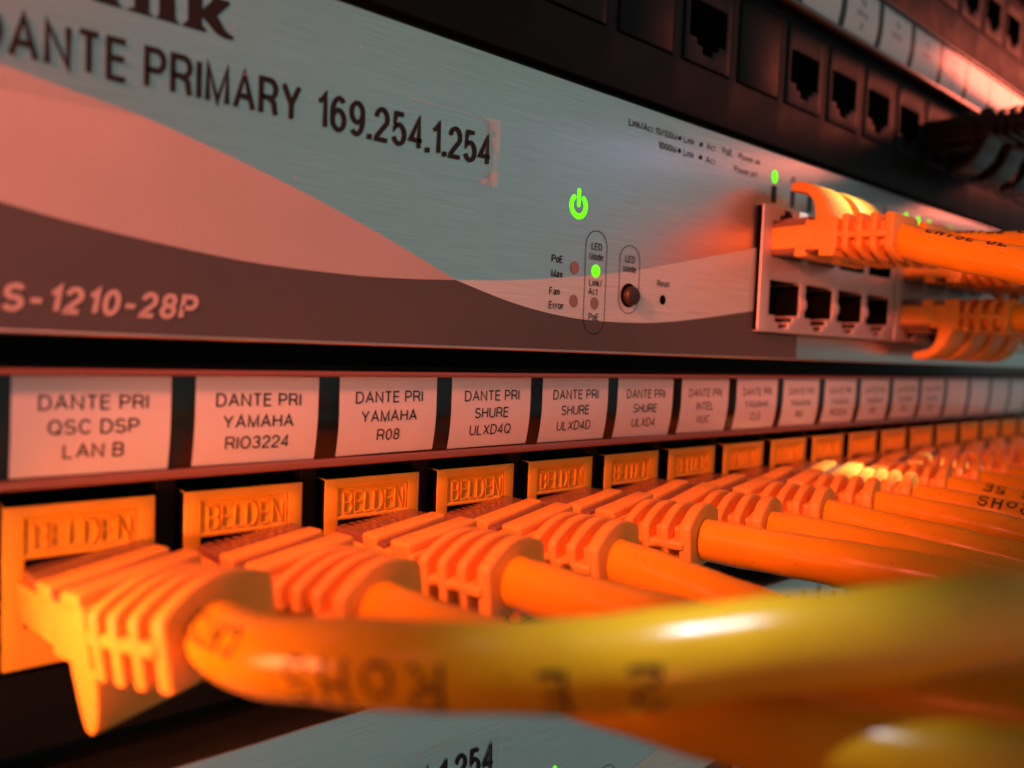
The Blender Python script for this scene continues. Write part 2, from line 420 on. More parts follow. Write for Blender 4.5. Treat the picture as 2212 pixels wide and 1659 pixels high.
GLYPH = {'S': '01110 10001 10000 01110 00001 10001 01110', 'H': '10001 10001 10001 11111 10001 10001 10001', 'I': '01110 00100 00100 00100 00100 00100 01110',
 'P': '11110 10001 10001 11110 10000 10000 10000', 'R': '11110 10001 10001 11110 10100 10010 10001', 'o': '00000 00000 01110 10001 10001 10001 01110', '2': '01110 10001 00001 00110 01000 10000 11111',
 'L': '10000 10000 10000 10000 10000 10000 11111', 'F': '11111 10000 10000 11110 10000 10000 10000', 'E': '11111 10000 10000 11110 10000 10000 11111',
 'D': '11110 10001 10001 10001 10001 10001 11110', 'U': '10001 10001 10001 10001 10001 10001 01110', '4': '00010 00110 01010 10010 11111 00010 00010',
 '5': '11111 10000 11110 00001 00001 10001 01110', 'C': '01110 10001 10000 10000 10000 10001 01110', 'A': '01110 10001 10001 11111 10001 10001 10001', 'T': '11111 00100 00100 00100 00100 00100 00100',
 'W': '10001 10001 10001 10101 10101 11011 10001', 'G': '01110 10001 10000 10111 10001 10001 01110', '-': '00000 00000 00000 11111 00000 00000 00000', ' ': '00000 '*7}
def dot_print(tube, s, l0, ang, h=2.3, dot=.24, flip=1, gap=.35, way=1):
    """dot-matrix jacket print wrapped round the cable"""
    mb = MB(); st = h/6; l = l0
    for ch in s:
        rows = GLYPH[ch].split()
        for j, row in enumerate(rows):
            for i, b in enumerate(row):
                if b == '1':
                    lc = l+way*i*st*.85; ac = ang+flip*(3-j)*st/tube.r; da = dot/tube.r
                    pts = [tube.at(lc+dot*math.cos(q*math.pi/3), ac+da*math.sin(q*math.pi/3)) for q in range(6)]
                    mb.add(pts, [list(range(6))])
        l += way*(st*.85*5+gap*h)
    return mb

ORD = ['first', 'second', 'third', 'fourth', 'fifth', 'sixth', 'seventh', 'eighth', 'ninth', 'tenth', 'eleventh', 'twelfth', 'thirteenth',
       'fourteenth', 'fifteenth', 'sixteenth', 'seventeenth', 'eighteenth', 'nineteenth', 'twentieth']
PITCH = 17.32
NPORT = 18

# ------------------------------------------------------------------ rack
def build_rack():
    t = thing('equipment_rack', (-60, 40, -160), 'black steel rack frame behind the stacked panels', 'rack')
    L = (-60, 40, -160)
    part('back_sheet', MB().box(-60, 470, 60, 62, -160, 190), M['steel'], t, L)
    for x in (-58, 452): part('rack_rail', MB().box(x, x+14, 12, 14, -160, 190), M['steel'], t, L, bevel=.3)
build_rack()

# ------------------------------------------------------------------ network switches
UP = [(-36,27.6),(-15,26.6),(0,24.9),(6,23.9),(12.4,22.8),(21.5,20.4),(32.6,17.0),(42.3,13.5),(52.3,9.46)]
LO = [(-36,21),(-15,15.2),(0,12.34),(5.9,11.25),(14.4,10.05),(24.3,9.05),(36,8.75),(44,8.95),(52.3,9.46)]
RU = [(52.3,9.46),(62,10.25),(71,11.4),(86.4,13.7),(104.7,17.6),(124.1,21.9)]
RL = [(52.3,9.46),(62,7.15),(71,5.8),(80,5.3),(93,5.6),(105.6,6.9),(124.1,9.5)]
def curve2(P, n=8): return [(p.x, p.y) for p in catmull([(a, b, 0) for a, b in P], n)]
BLK = [124.2, 183.8, 243.4]
BW = 59.0
def port_cx(g, c): return BLK[g]+9.35+13.7*c

def port_block_mb():
    """one 2 x 4 jack shell, x from 0, z as on the switch"""
    W = BW; xs = [0]; cell = []
    for c in range(4):
        cx = 9.35+13.7*c
        xs += [cx-5.75, cx-3.2, cx-1.7, cx+1.7, cx+3.2, cx+5.75]
    xs.append(W); zs = [5.5, 6.4, 7.6, 9.0, 15.9, 20.6, 27.5, 28.9, 30.1, 30.6]
    def dep(i, j):
        if i == 0 or i == len(xs)-2: return -1.2
        k = (i-1) % 6
        if k == 5: return -1.2
        if j in (3, 5): return 11
        if j in (2, 6) and k in (1, 2, 3): return 11
        if j in (1, 7) and k == 2: return 11
        return -1.2
    return relief(xs, zs, dep, 14, cavity=5)
_blk = None

def build_switch(dz, ident, label):
    global _blk
    L = (124, 0, dz); A = ident == 'primary'
    t = thing('network_switch', L, label, 'network switch')
    # folded steel case behind the face plate
    part('case', MB().box(-35, 403, 14, 58, dz+.6, dz+40.8), M['steel'], t, L, bevel=.5)
    xs = [-36, BLK[0], BLK[0]+BW, BLK[1], BLK[1]+BW, BLK[2], BLK[2]+BW, 404]; zs = [dz, dz+5.5, dz+30.6, dz+41.36]
    part('faceplate', relief(xs, zs, lambda i, j: None if (j == 1 and i in (1, 3, 5)) else 0, 8), M['metal'], t, L, bevel=.35)
    y = -.04
    up, lo, ru, rl = curve2(UP), curve2(LO), curve2(RU), curve2(RL)
    def band(a, b):
        m = MB(); n = min(len(a), len(b))
        q = lambda P, k: P[min(len(P)-1, k)]
        for k in range(n-1):
            m.add([(q(a,k)[0], y, q(a,k)[1]+dz), (q(a,k+1)[0], y, q(a,k+1)[1]+dz), (q(b,k+1)[0], y, q(b,k+1)[1]+dz), (q(b,k)[0], y, q(b,k)[1]+dz)], [(0,1,2,3)])
        return m
    def ev(P, x):
        for (a, b), (c, d) in zip(P, P[1:]):
            if a <= x <= c: return b+(d-b)*(x-a)/max(1e-9, c-a)
        return P[-1][1]
    X1 = [-36+i*88.3/90 for i in range(91)]; X2 = [52.3+i*71.8/70 for i in range(71)]
    part('silver_swoosh', band([(x, ev(up, x)) for x in X1], [(x, ev(lo, x)) for x in X1]), M['silver'], t, L)
    part('bare_metal_swoosh', band([(x, ev(ru, x)) for x in X2], [(x, ev(rl, x)) for x in X2]), M['bare'], t, L)
    low = [(x, ev(lo, x)) for x in X1]+[(x, ev(rl, x)) for x in X2[1:]]
    d = band(low, [(x, .45) for x, _ in low])
    flat(d, [(124.1, .45+dz), (141, .45+dz), (141, 5.3+dz), (124.1, 5.3+dz)], y)
    part('dark_band', d, M['dark'], t, L)
    # port shells
    if _blk is None:
        _blk = make_mesh('port_shell', port_block_mb(), [M['shell'], M['void']], (0, 0, 0), bevel=.28)
    for k, x in enumerate(BLK):
        o = link('port_shell', _blk, t, (x-L[0], 0, 0))
        nb = MB()
        for c in range(3):
            cx = x+9.35+13.7*c+6.85
            for zz in (11.6, 24.6):
                v = []; f = []
                for a in range(9):
                    for b in range(8):
                        th = math.pi*a/8; ph = 2*math.pi*b/8
                        v.append((cx-.1+1.25*math.sin(th)*math.cos(ph), -1.3-.7*math.sin(th)*math.sin(ph), dz+zz+1.5*math.cos(th)))
                for a in range(8):
                    for b in range(8): f.append([a*8+b, a*8+(b+1)%8, (a+1)*8+(b+1)%8, (a+1)*8+b])
                nb.add(v, f)
        link('spring_finger', make_mesh('spring_finger', nb, M['shell'], (x, 0, dz), merge=False), o)
    # indicator pairs above the ports
    lit = {0: (0,), 4: (0, 1), 5: (0,), 6: (0,), 7: (0,)} if A else {}
    for g in range(3):
        for c in range(4):
            x = BLK[g]+5.0+13.7*c
            for q in range(2):
                xx = x+q*7.0
                m = MB(); flat(m, [(xx+.95*math.cos(w*math.pi/10), dz+36.6+1.25*math.sin(w*math.pi/10)) for w in range(20)], -.05)
                part('indicator_light', m, M['green'] if q in lit.get(g*4+c, ()) else M['lens'], t, L)
    m = MB()
    for g in range(3):
        for c in range(4):
            for q in range(2):
                xx = BLK[g]+5.0+13.7*c+7*q; flat(m, [(xx-.9, dz+31.4), (xx+.9, dz+31.4), (xx+.9, dz+34.8), (xx-.9, dz+34.8)], -.05)
    part('port_marking', m, M['ink'], t, L)
    # power symbol
    m = MB(); cx, cz = 75.1, 22.9+dz-(0 if A else 3.4)
    arc = [math.radians(90+42+i*(360-84)/28) for i in range(29)]
    for a, b in zip(arc, arc[1:]):
        m.add([(cx+r*math.cos(w), -.05, cz+r*1.05*math.sin(w)) for r, w in ((1.15, a), (1.95, a), (1.95, b), (1.15, b))], [(0,1,2,3)])
    for w in (arc[0], arc[-1]):
        flat(m, [(cx+1.55*math.cos(w)+.4*math.cos(q*math.pi/6), cz+1.05*1.55*math.sin(w)+.4*math.sin(q*math.pi/6)) for q in range(12)], -.052)
    flat(m, [(cx+.36*math.cos(q*math.pi/6)+0, cz+(2.35 if q <= 6 else .15)+.36*math.sin(q*math.pi/6)) for q in range(12)], -.056)
    part('power_symbol', m, M['green'], t, L)
    # status dots, button, reset hole
    for (x, z, on) in ((79.5, 13.2, 1), (74.8, 13.25, 0), (74.8, 8.1, 0), (79.45, 8.05, 0)):
        m = MB(); flat(m, [(x+.92*math.cos(w*math.pi/12), dz+z+1.0*math.sin(w*math.pi/12)) for w in range(24)], -.09)
        part('status_light', m, M['green'] if on else M['lens'], t, L)
    m = MB(); flat(m, [(87.5+2.0*math.cos(w*math.pi/16), dz+9.9+2.0*math.sin(w*math.pi/16)) for w in range(32)], -.09)
    part('button_hole', m, M['void'], t, L)
    m = MB(); n = 28; v = []; f = []
    for (r, yy) in ((1.55, -.1), (1.55, -1.0), (1.4, -1.25), (1.0, -1.35), (.0, -1.38)):
        v += [(87.7+r*math.cos(2*math.pi*k/n), yy, dz+9.8+r*math.sin(2*math.pi*k/n)) for k in range(n)]
    for a in range(4):
        for k in range(n): f.append([a*n+k, a*n+(k+1)%n, (a+1)*n+(k+1)%n, (a+1)*n+k])
    part('mode_button', m.add(v, f), M['button'], t, L)
    m = MB(); flat(m, [(96.3+.82*math.cos(w*math.pi/12), dz+9.75+.85*math.sin(w*math.pi/12)) for w in range(24)], -.09)
    part('reset_hole', m, M['void'], t, L)
    # printing on the plate
    m = MB(); yp = -.10; cur = lambda: m
    def oval(cx, z0, z1, hw, w=.11, m=None):
        m = cur()
        P = []
        for k in range(25):
            a = math.pi*k/24; P.append((cx+hw*math.cos(a), z1-hw+hw*math.sin(a)))
        for k in range(25):
            a = math.pi+math.pi*k/24; P.append((cx+hw*math.cos(a), z0+hw+hw*math.sin(a)))
        c = (cx, (z0+z1)/2); n = len(P)
        for k in range(n):
            p, q = P[k], P[(k+1)%n]
            def inn(p): 
                zc = min(max(p[1], z0+hw), z1-hw); dx, dz_ = p[0]-cx, p[1]-zc; l = math.hypot(dx, dz_)
                return (cx+dx*(l-w)/l, zc+dz_*(l-w)/l)
            a, b = inn(p), inn(q)
            m.add([(p[0], yp, p[1]+dz), (q[0], yp, q[1]+dz), (b[0], yp, b[1]+dz), (a[0], yp, a[1]+dz)], [(0,1,2,3)])
    oval(79.45, 3.1, 19.6, 2.45); part('outline_ring', m, M['ink'], t, L)
    m = MB(); oval(87.45, 6.85, 18.2, 2.5); part('outline_ring', m, M['ink'], t, L)
    m = MB()
    def tx(s, cap, x, z, **k): put_text(cur(), s, cap, x, z+dz, yp, **k)
    k = dict(sx=.88, t=.14)
    tx('PoE', 1.15, 69.9, 13.7, **k); tx('Max', 1.15, 69.9, 11.45, **k); tx('Fan', 1.15, 69.6, 8.75, **k); tx('Error', 1.15, 69.6, 6.65, **k)
    k = dict(sx=.86, t=.125, align='C')
    tx('LED', 1.15, 79.5, 16.5, **k); tx('Mode', 1.15, 79.5, 14.9, **k); tx('Link/', 1.15, 79.5, 10.75, **k); tx('Act', 1.15, 79.0, 9.35, **k); tx('PoE', 1.15, 79.4, 5.3, **k)
    tx('LED', 1.15, 87.5, 15.3, **k); tx('Mode', 1.15, 87.5, 13.7, **k); tx('Reset', 1.1, 96.3, 12.0, **k)
    part('light_legend', m, M['ink'], t, L); m = MB()
    tx('Link/Act 10/100M', 1.15, 85.7, 37.5, width=12.3, t=.14); tx('Link', 1.15, 100.0, 37.6, width=3.0); tx('Act', 1.15, 106.6, 37.7, width=2.6)
    tx('1000M', 1.15, 93.3, 35.3, width=4.6, t=.15); tx('Link', 1.15, 100.0, 35.3, width=3.0); tx('Act', 1.15, 106.6, 35.3, width=2.6)
    tx('PoE', 1.15, 111.4, 37.8, width=3.0); tx('Power ok', 1.15, 116.6, 37.8, width=7.2); tx('Power off', 1.15, 115.4, 35.2, width=7.6)
    for (x, z) in ((98.9, 38.1), (105.0, 38.2), (98.9, 35.9), (105.0, 35.9)):
        flat(m, [(x+.42*math.cos(q*math.pi/6), z+dz+.42*math.sin(q*math.pi/6)) for q in range(12)], yp)
    part('port_legend', m, M['ink'], t, L); m = MB()
    # heavy serif maker's lettering: i, n, k above the address tape
    F = lambda P: flat(cur(), [(x, z+dz) for x, z in P], yp)
    F([(15.95,33.07),(18.5,33.07),(18.55,33.3),(18.1,33.7),(18.1,39.4),(15.9,39.4),(15.9,39.1),(16.45,38.8),(16.6,38.6),(16.6,33.75)])
    F([(18.1,34.6),(19.6,33.25),(20.6,32.98),(21.35,33.05),(21.48,33.35),(20.6,33.75),(19.65,35.1),(21.0,36.75),(20.9,37.0),(18.9,37.0),(19.1,36.6),(18.1,35.4)])
    F([(10.6,33.07),(13.3,33.07),(12.85,33.4),(12.85,36.3),(12.4,37),(10.6,37.0),(10.6,36.8),(11.4,36.4),(11.4,33.5)])
    F([(12.85,36.0),(13.75,36.1),(13.75,33.5),(13.4,33.07),(15.85,33.07),(15.4,33.5),(15.3,36.2),(14.8,36.95),(13.9,37.05),(12.85,36.5)])
    F([(7.4,33.07),(10.4,33.07),(9.9,33.5),(9.9,37),(7.6,37),(7.6,36.7),(8.3,36.4),(8.3,33.5)])
    flat(m, [(9.0+.85*math.cos(q*math.pi/8), 38.6+dz+.85*math.sin(q*math.pi/8)) for q in range(16)], yp)
    part('maker_lettering', m, M['ink'], t, L)
    m = MB(); put_text(m, 'DGS-1210-28P', 2.75, 17.9, 2.15+dz, yp, width=22.4, align='R', t=.19, shear=.17)
    part('model_lettering', m, M['pale'], t, L)
    # address written on a strip of clear tape
    b = dz-.0; xe = 58.65 if A else 63.4; zo = 0 if A else .25
    m = MB(); N = 40; zt, zb = (32.25, 22.9) if A else (32.9, 22.0)
    for i in range(N):
        x0 = -36+(xe+36)*i/N; x1 = -36+(xe+36)*(i+1)/N
        cy = lambda x: -.16-(.35*max(0, (x-xe+1.6)/1.6)**2)
        m.add([(x0, cy(x0), b+zb), (x1, cy(x1), b+zb), (x1, cy(x1), b+zt), (x0, cy(x0), b+zt)], [(0,1,2,3)])
    tp = part('address_tape', m, M['tape'], t, L)
    m = MB(); bz = 25.72+zo+b
    if A:
        put_text(m, 'DANTE', 4.32, 10.95, bz, -.2, width=13.0, align='R', t=.13)
        put_text(m, 'PRIMARY', 4.32, 12.4, bz, -.2, width=17.0, t=.13)
        put_text(m, '169.254.1.254', 4.32, 31.35, bz, -.2, width=26.2, t=.13)
    else:
        put_text(m, 'DANTE SECONDARY', 4.32, 32.5, bz, -.2, width=42, align='R', t=.125)
        put_text(m, '169.254.1.254', 4.32, 36.1, bz, -.2, width=26.2, t=.125)
    sheen = MB(); e = .012
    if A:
        for P in ([(55.6,32.2),(58.55,32.2),(58.6,28.6),(58.1,29.6),(57.4,31.2),(56.4,31.6)], [(54.9,22.95),(58.55,22.95),(58.6,25.4),(57.9,25.0),(57.0,24.0),(55.8,23.7)]):  # painted reflection patches on the curled right end of the tape
            flat(sheen, [(x, z+dz) for x, z in P], -.62)
        flat(sheen, [(x, z+dz) for x, z in [(56.9,23.0),(58.58,22.95),(58.62,32.2),(56.5,32.2),(57.2,29.5),(57.6,26.5)]], -.66)
        flat(sheen, [(44, 32.1+dz), (55.5, 32.1+dz), (55.5, 32.2+dz), (44, 32.2+dz)], -.19)
    else:
        flat(sheen, [(63.25, 22.1+dz), (63.4, 22.1+dz), (63.4, 32.8+dz), (63.25, 32.8+dz)], -.62)
        flat(sheen, [(30, 32.6+dz), (63.2, 32.6+dz), (63.2, 32.75+dz), (30, 32.75+dz)], -.19)
    link('tape_edge', make_mesh('tape_edge', sheen, M['milky'], L), tp)
    link('address_lettering', make_mesh('address_lettering', m, M['ink'], L), tp)
    if A:
        m = MB(); rnd = random.Random(3)
        for _ in range(60):
            x, z, r = rnd.uniform(2, 115), rnd.uniform(10, 41), rnd.uniform(.04, .11)
            if rnd.random() < .5: x = rnd.uniform(20, 70); z = rnd.uniform(28, 41)
            flat(m, [(x+r*math.cos(q), z+dz+r*.8*math.sin(q)) for q in (0, 1.2, 2.4, 3.6, 4.8)], -.21)
        part('dust_specks', m, M['dust'], t, L)['kind'] = 'stuff'
    return t
build_switch(0, 'primary', 'silver and grey network switch with large tape lettering and yellow cables, between two black panels')
build_switch(-88.9, 'secondary', 'lower silver network switch half hidden under the yellow cables at the bottom')

# ------------------------------------------------------------------ patch panels
YK, YP = 3.5, 5.0
def lab_y(x, z, dz=0):          # the paper labels bow back towards their lower edge
    q = max(0, (-8-(z-dz))/6.2); return 1.75+.85*q*q
def build_panel(dz, label, first, n, gap=.45):
    L = (-30, YP, dz-44)
    t = thing('patch_bay', L, label, 'patch panel')
    xs = [-30]
    for i in range(n):
        x = .83+PITCH*(i+first); xs += [x-gap, x+14.24+gap]
    xs.append(432); zs = [dz-43.9, dz-(35.2 if gap > .3 else 34.4), dz-(16.0 if gap > .3 else 17.2), dz-2.6]
    part('face', relief(xs, zs, lambda i, j: None if (j == 1 and i % 2 == 1) else YP, YP+2.2), M['black'], t, L, bevel=.2)
    h = MB()
    h.box(-24, 430, 3.3, YP-.01, dz-15.4, dz-3.2)
    h.box(-24, 430, 1.2, 3.29, dz-3.85, dz-3.2)
    part('label_holder', h, M['blackp'], t, L, bevel=.12)
    part('holder_lip', MB().box(-24, 430, 1.9, 3.29, dz-15.5, dz-14.45).box(-24, 430, .75, 1.19, dz-4.0, dz-3.3), M['lip'], t, L, bevel=.2)
    c = MB(); zz = [dz-3.9-i*10.6/10 for i in range(11)]
    for a, b in zip(zz, zz[1:]):
        f = lambda z: lab_y(0, z, dz)-.55
        c.add([(-24, f(a), a), (430, f(a), a), (430, f(b), b), (-24, f(b), b)], [(0,1,2,3)])
    part('clear_cover', c, M['cover'], t, L)
    return t
build_panel(0, 'black patch panel full of yellow plugs under a strip of white labels', 0, NPORT)
build_panel(88.9, 'dark unlit patch panel just above the silver switch, most of its jacks empty', 3, NPORT-3, .12)
build_panel(133.35, 'black patch panel cut off by the upper right corner of the view', 8, NPORT-8, .12)

# paper labels
TXT = [('DANTE PRI', 'QSC DSP', 'LAN B'), ('DANTE PRI', 'YAMAHA', 'RIO3224'), ('DANTE PRI', 'YAMAHA', 'R08'), ('DANTE PRI', 'SHURE', 'ULXD4Q'),
       ('DANTE PRI', 'SHURE', 'ULXD4D'), ('DANTE PRI', 'SHURE', 'ULXD4'), ('DANTE PRI', 'INTEL', 'NUC'), ('DANTE PRI', 'YAMAHA', 'CL5'),
       ('DANTE PRI', 'YAMAHA', 'RIO'), ('DANTE PRI', 'YAMAHA', 'RIO3224')]
def paper_mb(x0, dz, w=14.75):
    m = MB(); zz = [dz-4.0-i*10.3/12 for i in range(13)]
    for a, b in zip(zz, zz[1:]):
        m.add([(x0, lab_y(0, a, dz), a), (x0+w, lab_y(0, a, dz), a), (x0+w, lab_y(0, b, dz), b), (x0, lab_y(0, b, dz), b)], [(0,1,2,3)])
    return m
KIND = ['three lines ending in a short word pair', 'three lines, longest bottom line of digits', 'three lines with the shortest bottom line', 'three lines in sharpest focus',
        'three lines, second line matching its left neighbour', 'three lines, slightly blurred', 'three lines, short blurred middle word']
paper_me = make_mesh('port_label', paper_mb(0, 0), M['paper'])
for i in range(NPORT):
    x0 = 1.43+PITCH*i; L = (x0, 1.75, 0)
    rl = random.Random(i*7+1); x0 += rl.uniform(-.12, .12)
    o = link('port_label', paper_me, None, (x0, 0, 0)); o.rotation_euler = (0, math.radians(rl.uniform(-.5, .5)), 0)
    tag(o, '%s white paper label from the left in the strip above the yellow jacks' % ORD[i], 'label', 'white labels above the yellow jacks')
    if i < len(TXT) or i < 13:
        m = MB(); yf = lambda x, z: lab_y(x, z)-.04
        lines = TXT[i] if i < len(TXT) else ('DANTE PRI', 'YAMAHA', 'RIO')
        for k, s in enumerate(lines):
            put_text(m, s, 1.56, x0+7.35, -7.5-2.52*k, 0, sx=.97, gap=.14, align='C', yfn=yf, t=.125)
        link('lettering', make_mesh('lettering', m, M['ink'], (x0, 0, 0)), o)
for i in range(5, NPORT):
    x0 = 1.43+PITCH*i
    o = link('port_label', paper_me, None, (x0, 0, 88.9))
    tag(o, '%s pale label from the left in the strip of the dark upper panel' % ORD[i-5], 'label', 'labels of the dark upper panel')
    m = MB(); yf = lambda x, z: lab_y(x, z, 88.9)-.04
    for k, s in enumerate(('TIE', 'RACK', str(12+i))[:2 if i % 3 else 3]):
        put_text(m, s, 1.5, x0+7.35, 88.9-7.6-2.5*k, 0, sx=.9, align='C', yfn=yf)
    if i < 13: link('lettering', make_mesh('lettering', m, M['ink'], (x0, 0, 88.9)), o)

# ------------------------------------------------------------------ keystone jacks
def keystone_mb():
    xs = [0, 1.9, 2.3, 12.0, 12.4, 14.24]; zs = [-16.8, -12.6, -5.5, -5.0, -1.3, 0]
    def dep(i, j):
        if j == 1 and 1 <= i <= 3: return 9
        if j == 3 and 1 <= i <= 3: return .25
        return 0
    return relief(xs, zs, dep, 8, cavity=5)
def build_keystone(x, z, material, label, group, name='keystone_jack', text=True, blank=False):
    t = thing(name, (x, YK if material == 'yellow' else 4.75, z), label, 'keystone jack' if not blank else 'blank cover', group)
    b = link('body', body_me[(material, blank)], t)
    if text:
        link('embossed_lettering', emb_me, b)
    return t
body_me = {}
body_me[('yellow', False)] = make_mesh('keystone_body', keystone_mb(), [M['keyst'], M['void']], bevel=.22)
def dark_jack_mb():
    xs = [0, 1.5, 3.9, 5.6, 8.6, 10.3, 12.7, 14.24]; zs = [-16.8, -14.6, -13.2, -12.0, -5.2, 0]
    def dep(i, j):
        if 1 <= i <= 5 and j == 3: return 9
        if 2 <= i <= 4 and j == 2: return 9
        if i == 3 and j == 1: return 9
        return 0
    return relief(xs, zs, dep, 12, cavity=5)
body_me[('dark', False)] = make_mesh('dark_jack_body', dark_jack_mb(), [M['blackp'], M['void']], bevel=.22)
body_me[('dark', True)] = make_mesh('blank_body', MB().box(0, 14.24, 0, 6, -16.8, 0), [M['black']], bevel=.3)
m = MB(); put_text(m, 'BELDEN', 2.9, 2.65, -4.75, .252, width=9.1, t=.07, extrude=.2)
m.box(12.02, 12.26, .03, .24, -4.9, -1.45)
emb_me = make_mesh('embossed_lettering', m, M['keyst'], bevel=0)
for i in range(NPORT):
    build_keystone(.83+PITCH*i, -17.4, 'yellow', '%s yellow keystone jack from the left below the white labels' % ORD[i], 'yellow keystone jacks in the patch panel')
BL = {3: 1, 5: 1, 7: 1}
ne = nb = 0
for i in range(3, NPORT):
    if i in BL:
        build_keystone(.83+PITCH*i, 88.9-17.4, 'dark', '%s flat blank cover from the left in the dark upper panel' % ORD[nb], 'blank covers in the dark panel', 'blank_cover', False, True); nb += 1
    else:
        build_keystone(.83+PITCH*i, 88.9-17.4, 'dark', '%s black jack from the left in the dark upper panel' % ORD[ne], 'black jacks in the dark upper panel', text=False); ne += 1
for i in range(9, NPORT):
    build_keystone(.83+PITCH*i, 133.35-17.4, 'dark', '%s empty black jack from the left in the panel at the upper right corner' % ORD[i-9], 'black jacks in the topmost panel', text=False)

# ------------------------------------------------------------------ plugs and cables
def boot_mb():
    """strain relief boot: x lateral, y = -axial distance from the jack, z towards the contact side"""
    m = MB()
    B = lambda u, a0, a1, h0, h1: m.box(-u, u, -a1, -a0, h0, h1)
    B(5.85, 10.5, 18.2, -3.2, 2.6)
    B(5.75, 8.0, 11.2, 1.6, 3.75)                   # pads on the contact side
    B(5.85, 14.0, 17.7, 2.0, 3.85)
    for s in (-1, 1):                               # arms along the plug
        m.box(min(s*4.6, s*5.95), max(s*4.6, s*5.95), -12, -1.2, -2.3, 2.1)
    B(3.6, 17, 29.2, -2.6, 1.9)                     # core
    B(5.7, 17.5, 29.0, -.8, .55)                    # spine
    for k, (a, w, cr, hw) in enumerate(((19.1, 1.5, 4.3, 5.9), (22.1, 1.5, 4.4, 5.75), (25.1, 1.5, 4.5, 5.55), (28.1, 1.9, 4.5, 5.3))):
        pr = [(-hw, -3.9), (hw, -3.9), (hw, 2.1), (hw-.3, 2.7)]
        for q in range(1, 10):
            x = (hw-.3)*(1-q/5); pr.append((x, 2.7+(cr-2.7)*(1-abs(x/(hw-.3))**1.9)))
        pr += [(-hw+.3, 2.7), (-hw, 2.1)]
        m.prism(pr, lambda u, h: (u, -a, h), lambda u, h: (u, -a-w, h))
    return m
def hook_mb():
    m = MB()
    out = [(17.5, -2.9), (16.2, -4.0), (15.4, -5.6), (14.4, -7.4), (12.6, -9.2), (10.2, -10.5), (7.6, -11.0), (6.2, -10.8), (5.9, -9.9), (6.4, -9.1),
           (8.2, -8.9), (10.2, -8.4), (11.6, -7.1), (12.2, -5.5), (12.4, -4.0), (12.4, -2.9)]
    m.prism(out, lambda a, h: (-5.2, -a, h), lambda a, h: (5.2, -a, h))
    return m
def short_hook_mb():
    m = MB()
    out = [(17.8, -2.9), (17.2, -5.0), (16.7, -7.4), (15.9, -9.4), (14.8, -10.5), (13.7, -10.3), (13.2, -9.2), (12.8, -7), (12.5, -5), (12.3, -2.9)]
    m.prism(out, lambda a, h: (-5.3, -a, h), lambda a, h: (5.3, -a, h))
    return m
def plug_mb():
    m = MB(); m.box(-5.75, 5.75, -13, 6, -3.25, 3.1, 0)
    m.box(-3.0, 3.0, -9.5, 3.5, -4.3, -3.3, 0)
    return m
def pins_mb():
    m = MB()
    for k in range(8):
        x = -3.57+1.02*k; m.box(x-.17, x+.17, -4.5, 4, 3.0, 3.115)
    return m
def bent(mb, s, bx, bz, ay=1.0):
    """yaw s, sideways and upward curvature, axial scale"""
    def f(x, y, z):
        a = -y; q = max(0, a-5)
        sl = (s*ay+2*bx*q)*min(1, max(0, (a-2)/6))
        return (x+s*ay*max(0, a-3)+bx*q*q, y*ay+sl*x, z+bz*q*q)
    return mb.map(f)
_cache = {}
def cable(name, base, flip, bend, path, label, group, cat='patch cable', ay=1.0, mats=('plastic', 'jacket'), r=2.95, prints=(), short=False, roll=0):
    """base: middle of the jack opening at the jack face; path: cable axis in world mm after the boot"""
    t = thing(name, base, label, cat, group)
    rot = math.pi if flip else 0
    for nm, fn, mt, bv in (('connector_body', plug_mb, M['clearp'] if mats[0] == 'plastic' else M[mats[0]], .25), ('contacts', pins_mb, M['pin'], 0),
                           ('strain_relief_boot', boot_mb, M[mats[0]], .42), ('latch_guard', short_hook_mb if short else hook_mb, M[mats[0]], .38)):
        key = (nm, bend, ay, mats, short)
        if key not in _cache: _cache[key] = make_mesh(nm, bent(fn(), bend[0], bend[1], bend[2], ay), mt, bevel=bv, seg=3)
        par = t
        if nm == 'contacts': par = [c for c in t.children if c.name.startswith('connector_body')][0]
        o = link(nm, _cache[key], par)
        if par is t: o.rotation_euler = (0, rot+roll, 0)
    a = 27.5; q = (a-5)**2; sg = -1 if flip else 1
    p0 = (base[0]+sg*(bend[0]*ay*(a-3)+bend[1]*q), base[1]-a*ay, base[2]+sg*bend[2]*q)
    tb = Tube([p0]+list(path), r)
    j = link('cable_jacket', make_mesh('cable_jacket', tb.mb(), M[mats[1]], base, merge=False), t)
    for (s, l0, ang, h, fl, way) in prints:
        link('jacket_printing', make_mesh('jacket_printing', dot_print(tb, s, l0, ang, h, flip=fl, way=way), M['dotink'], base, merge=False), j)
    return t, tb

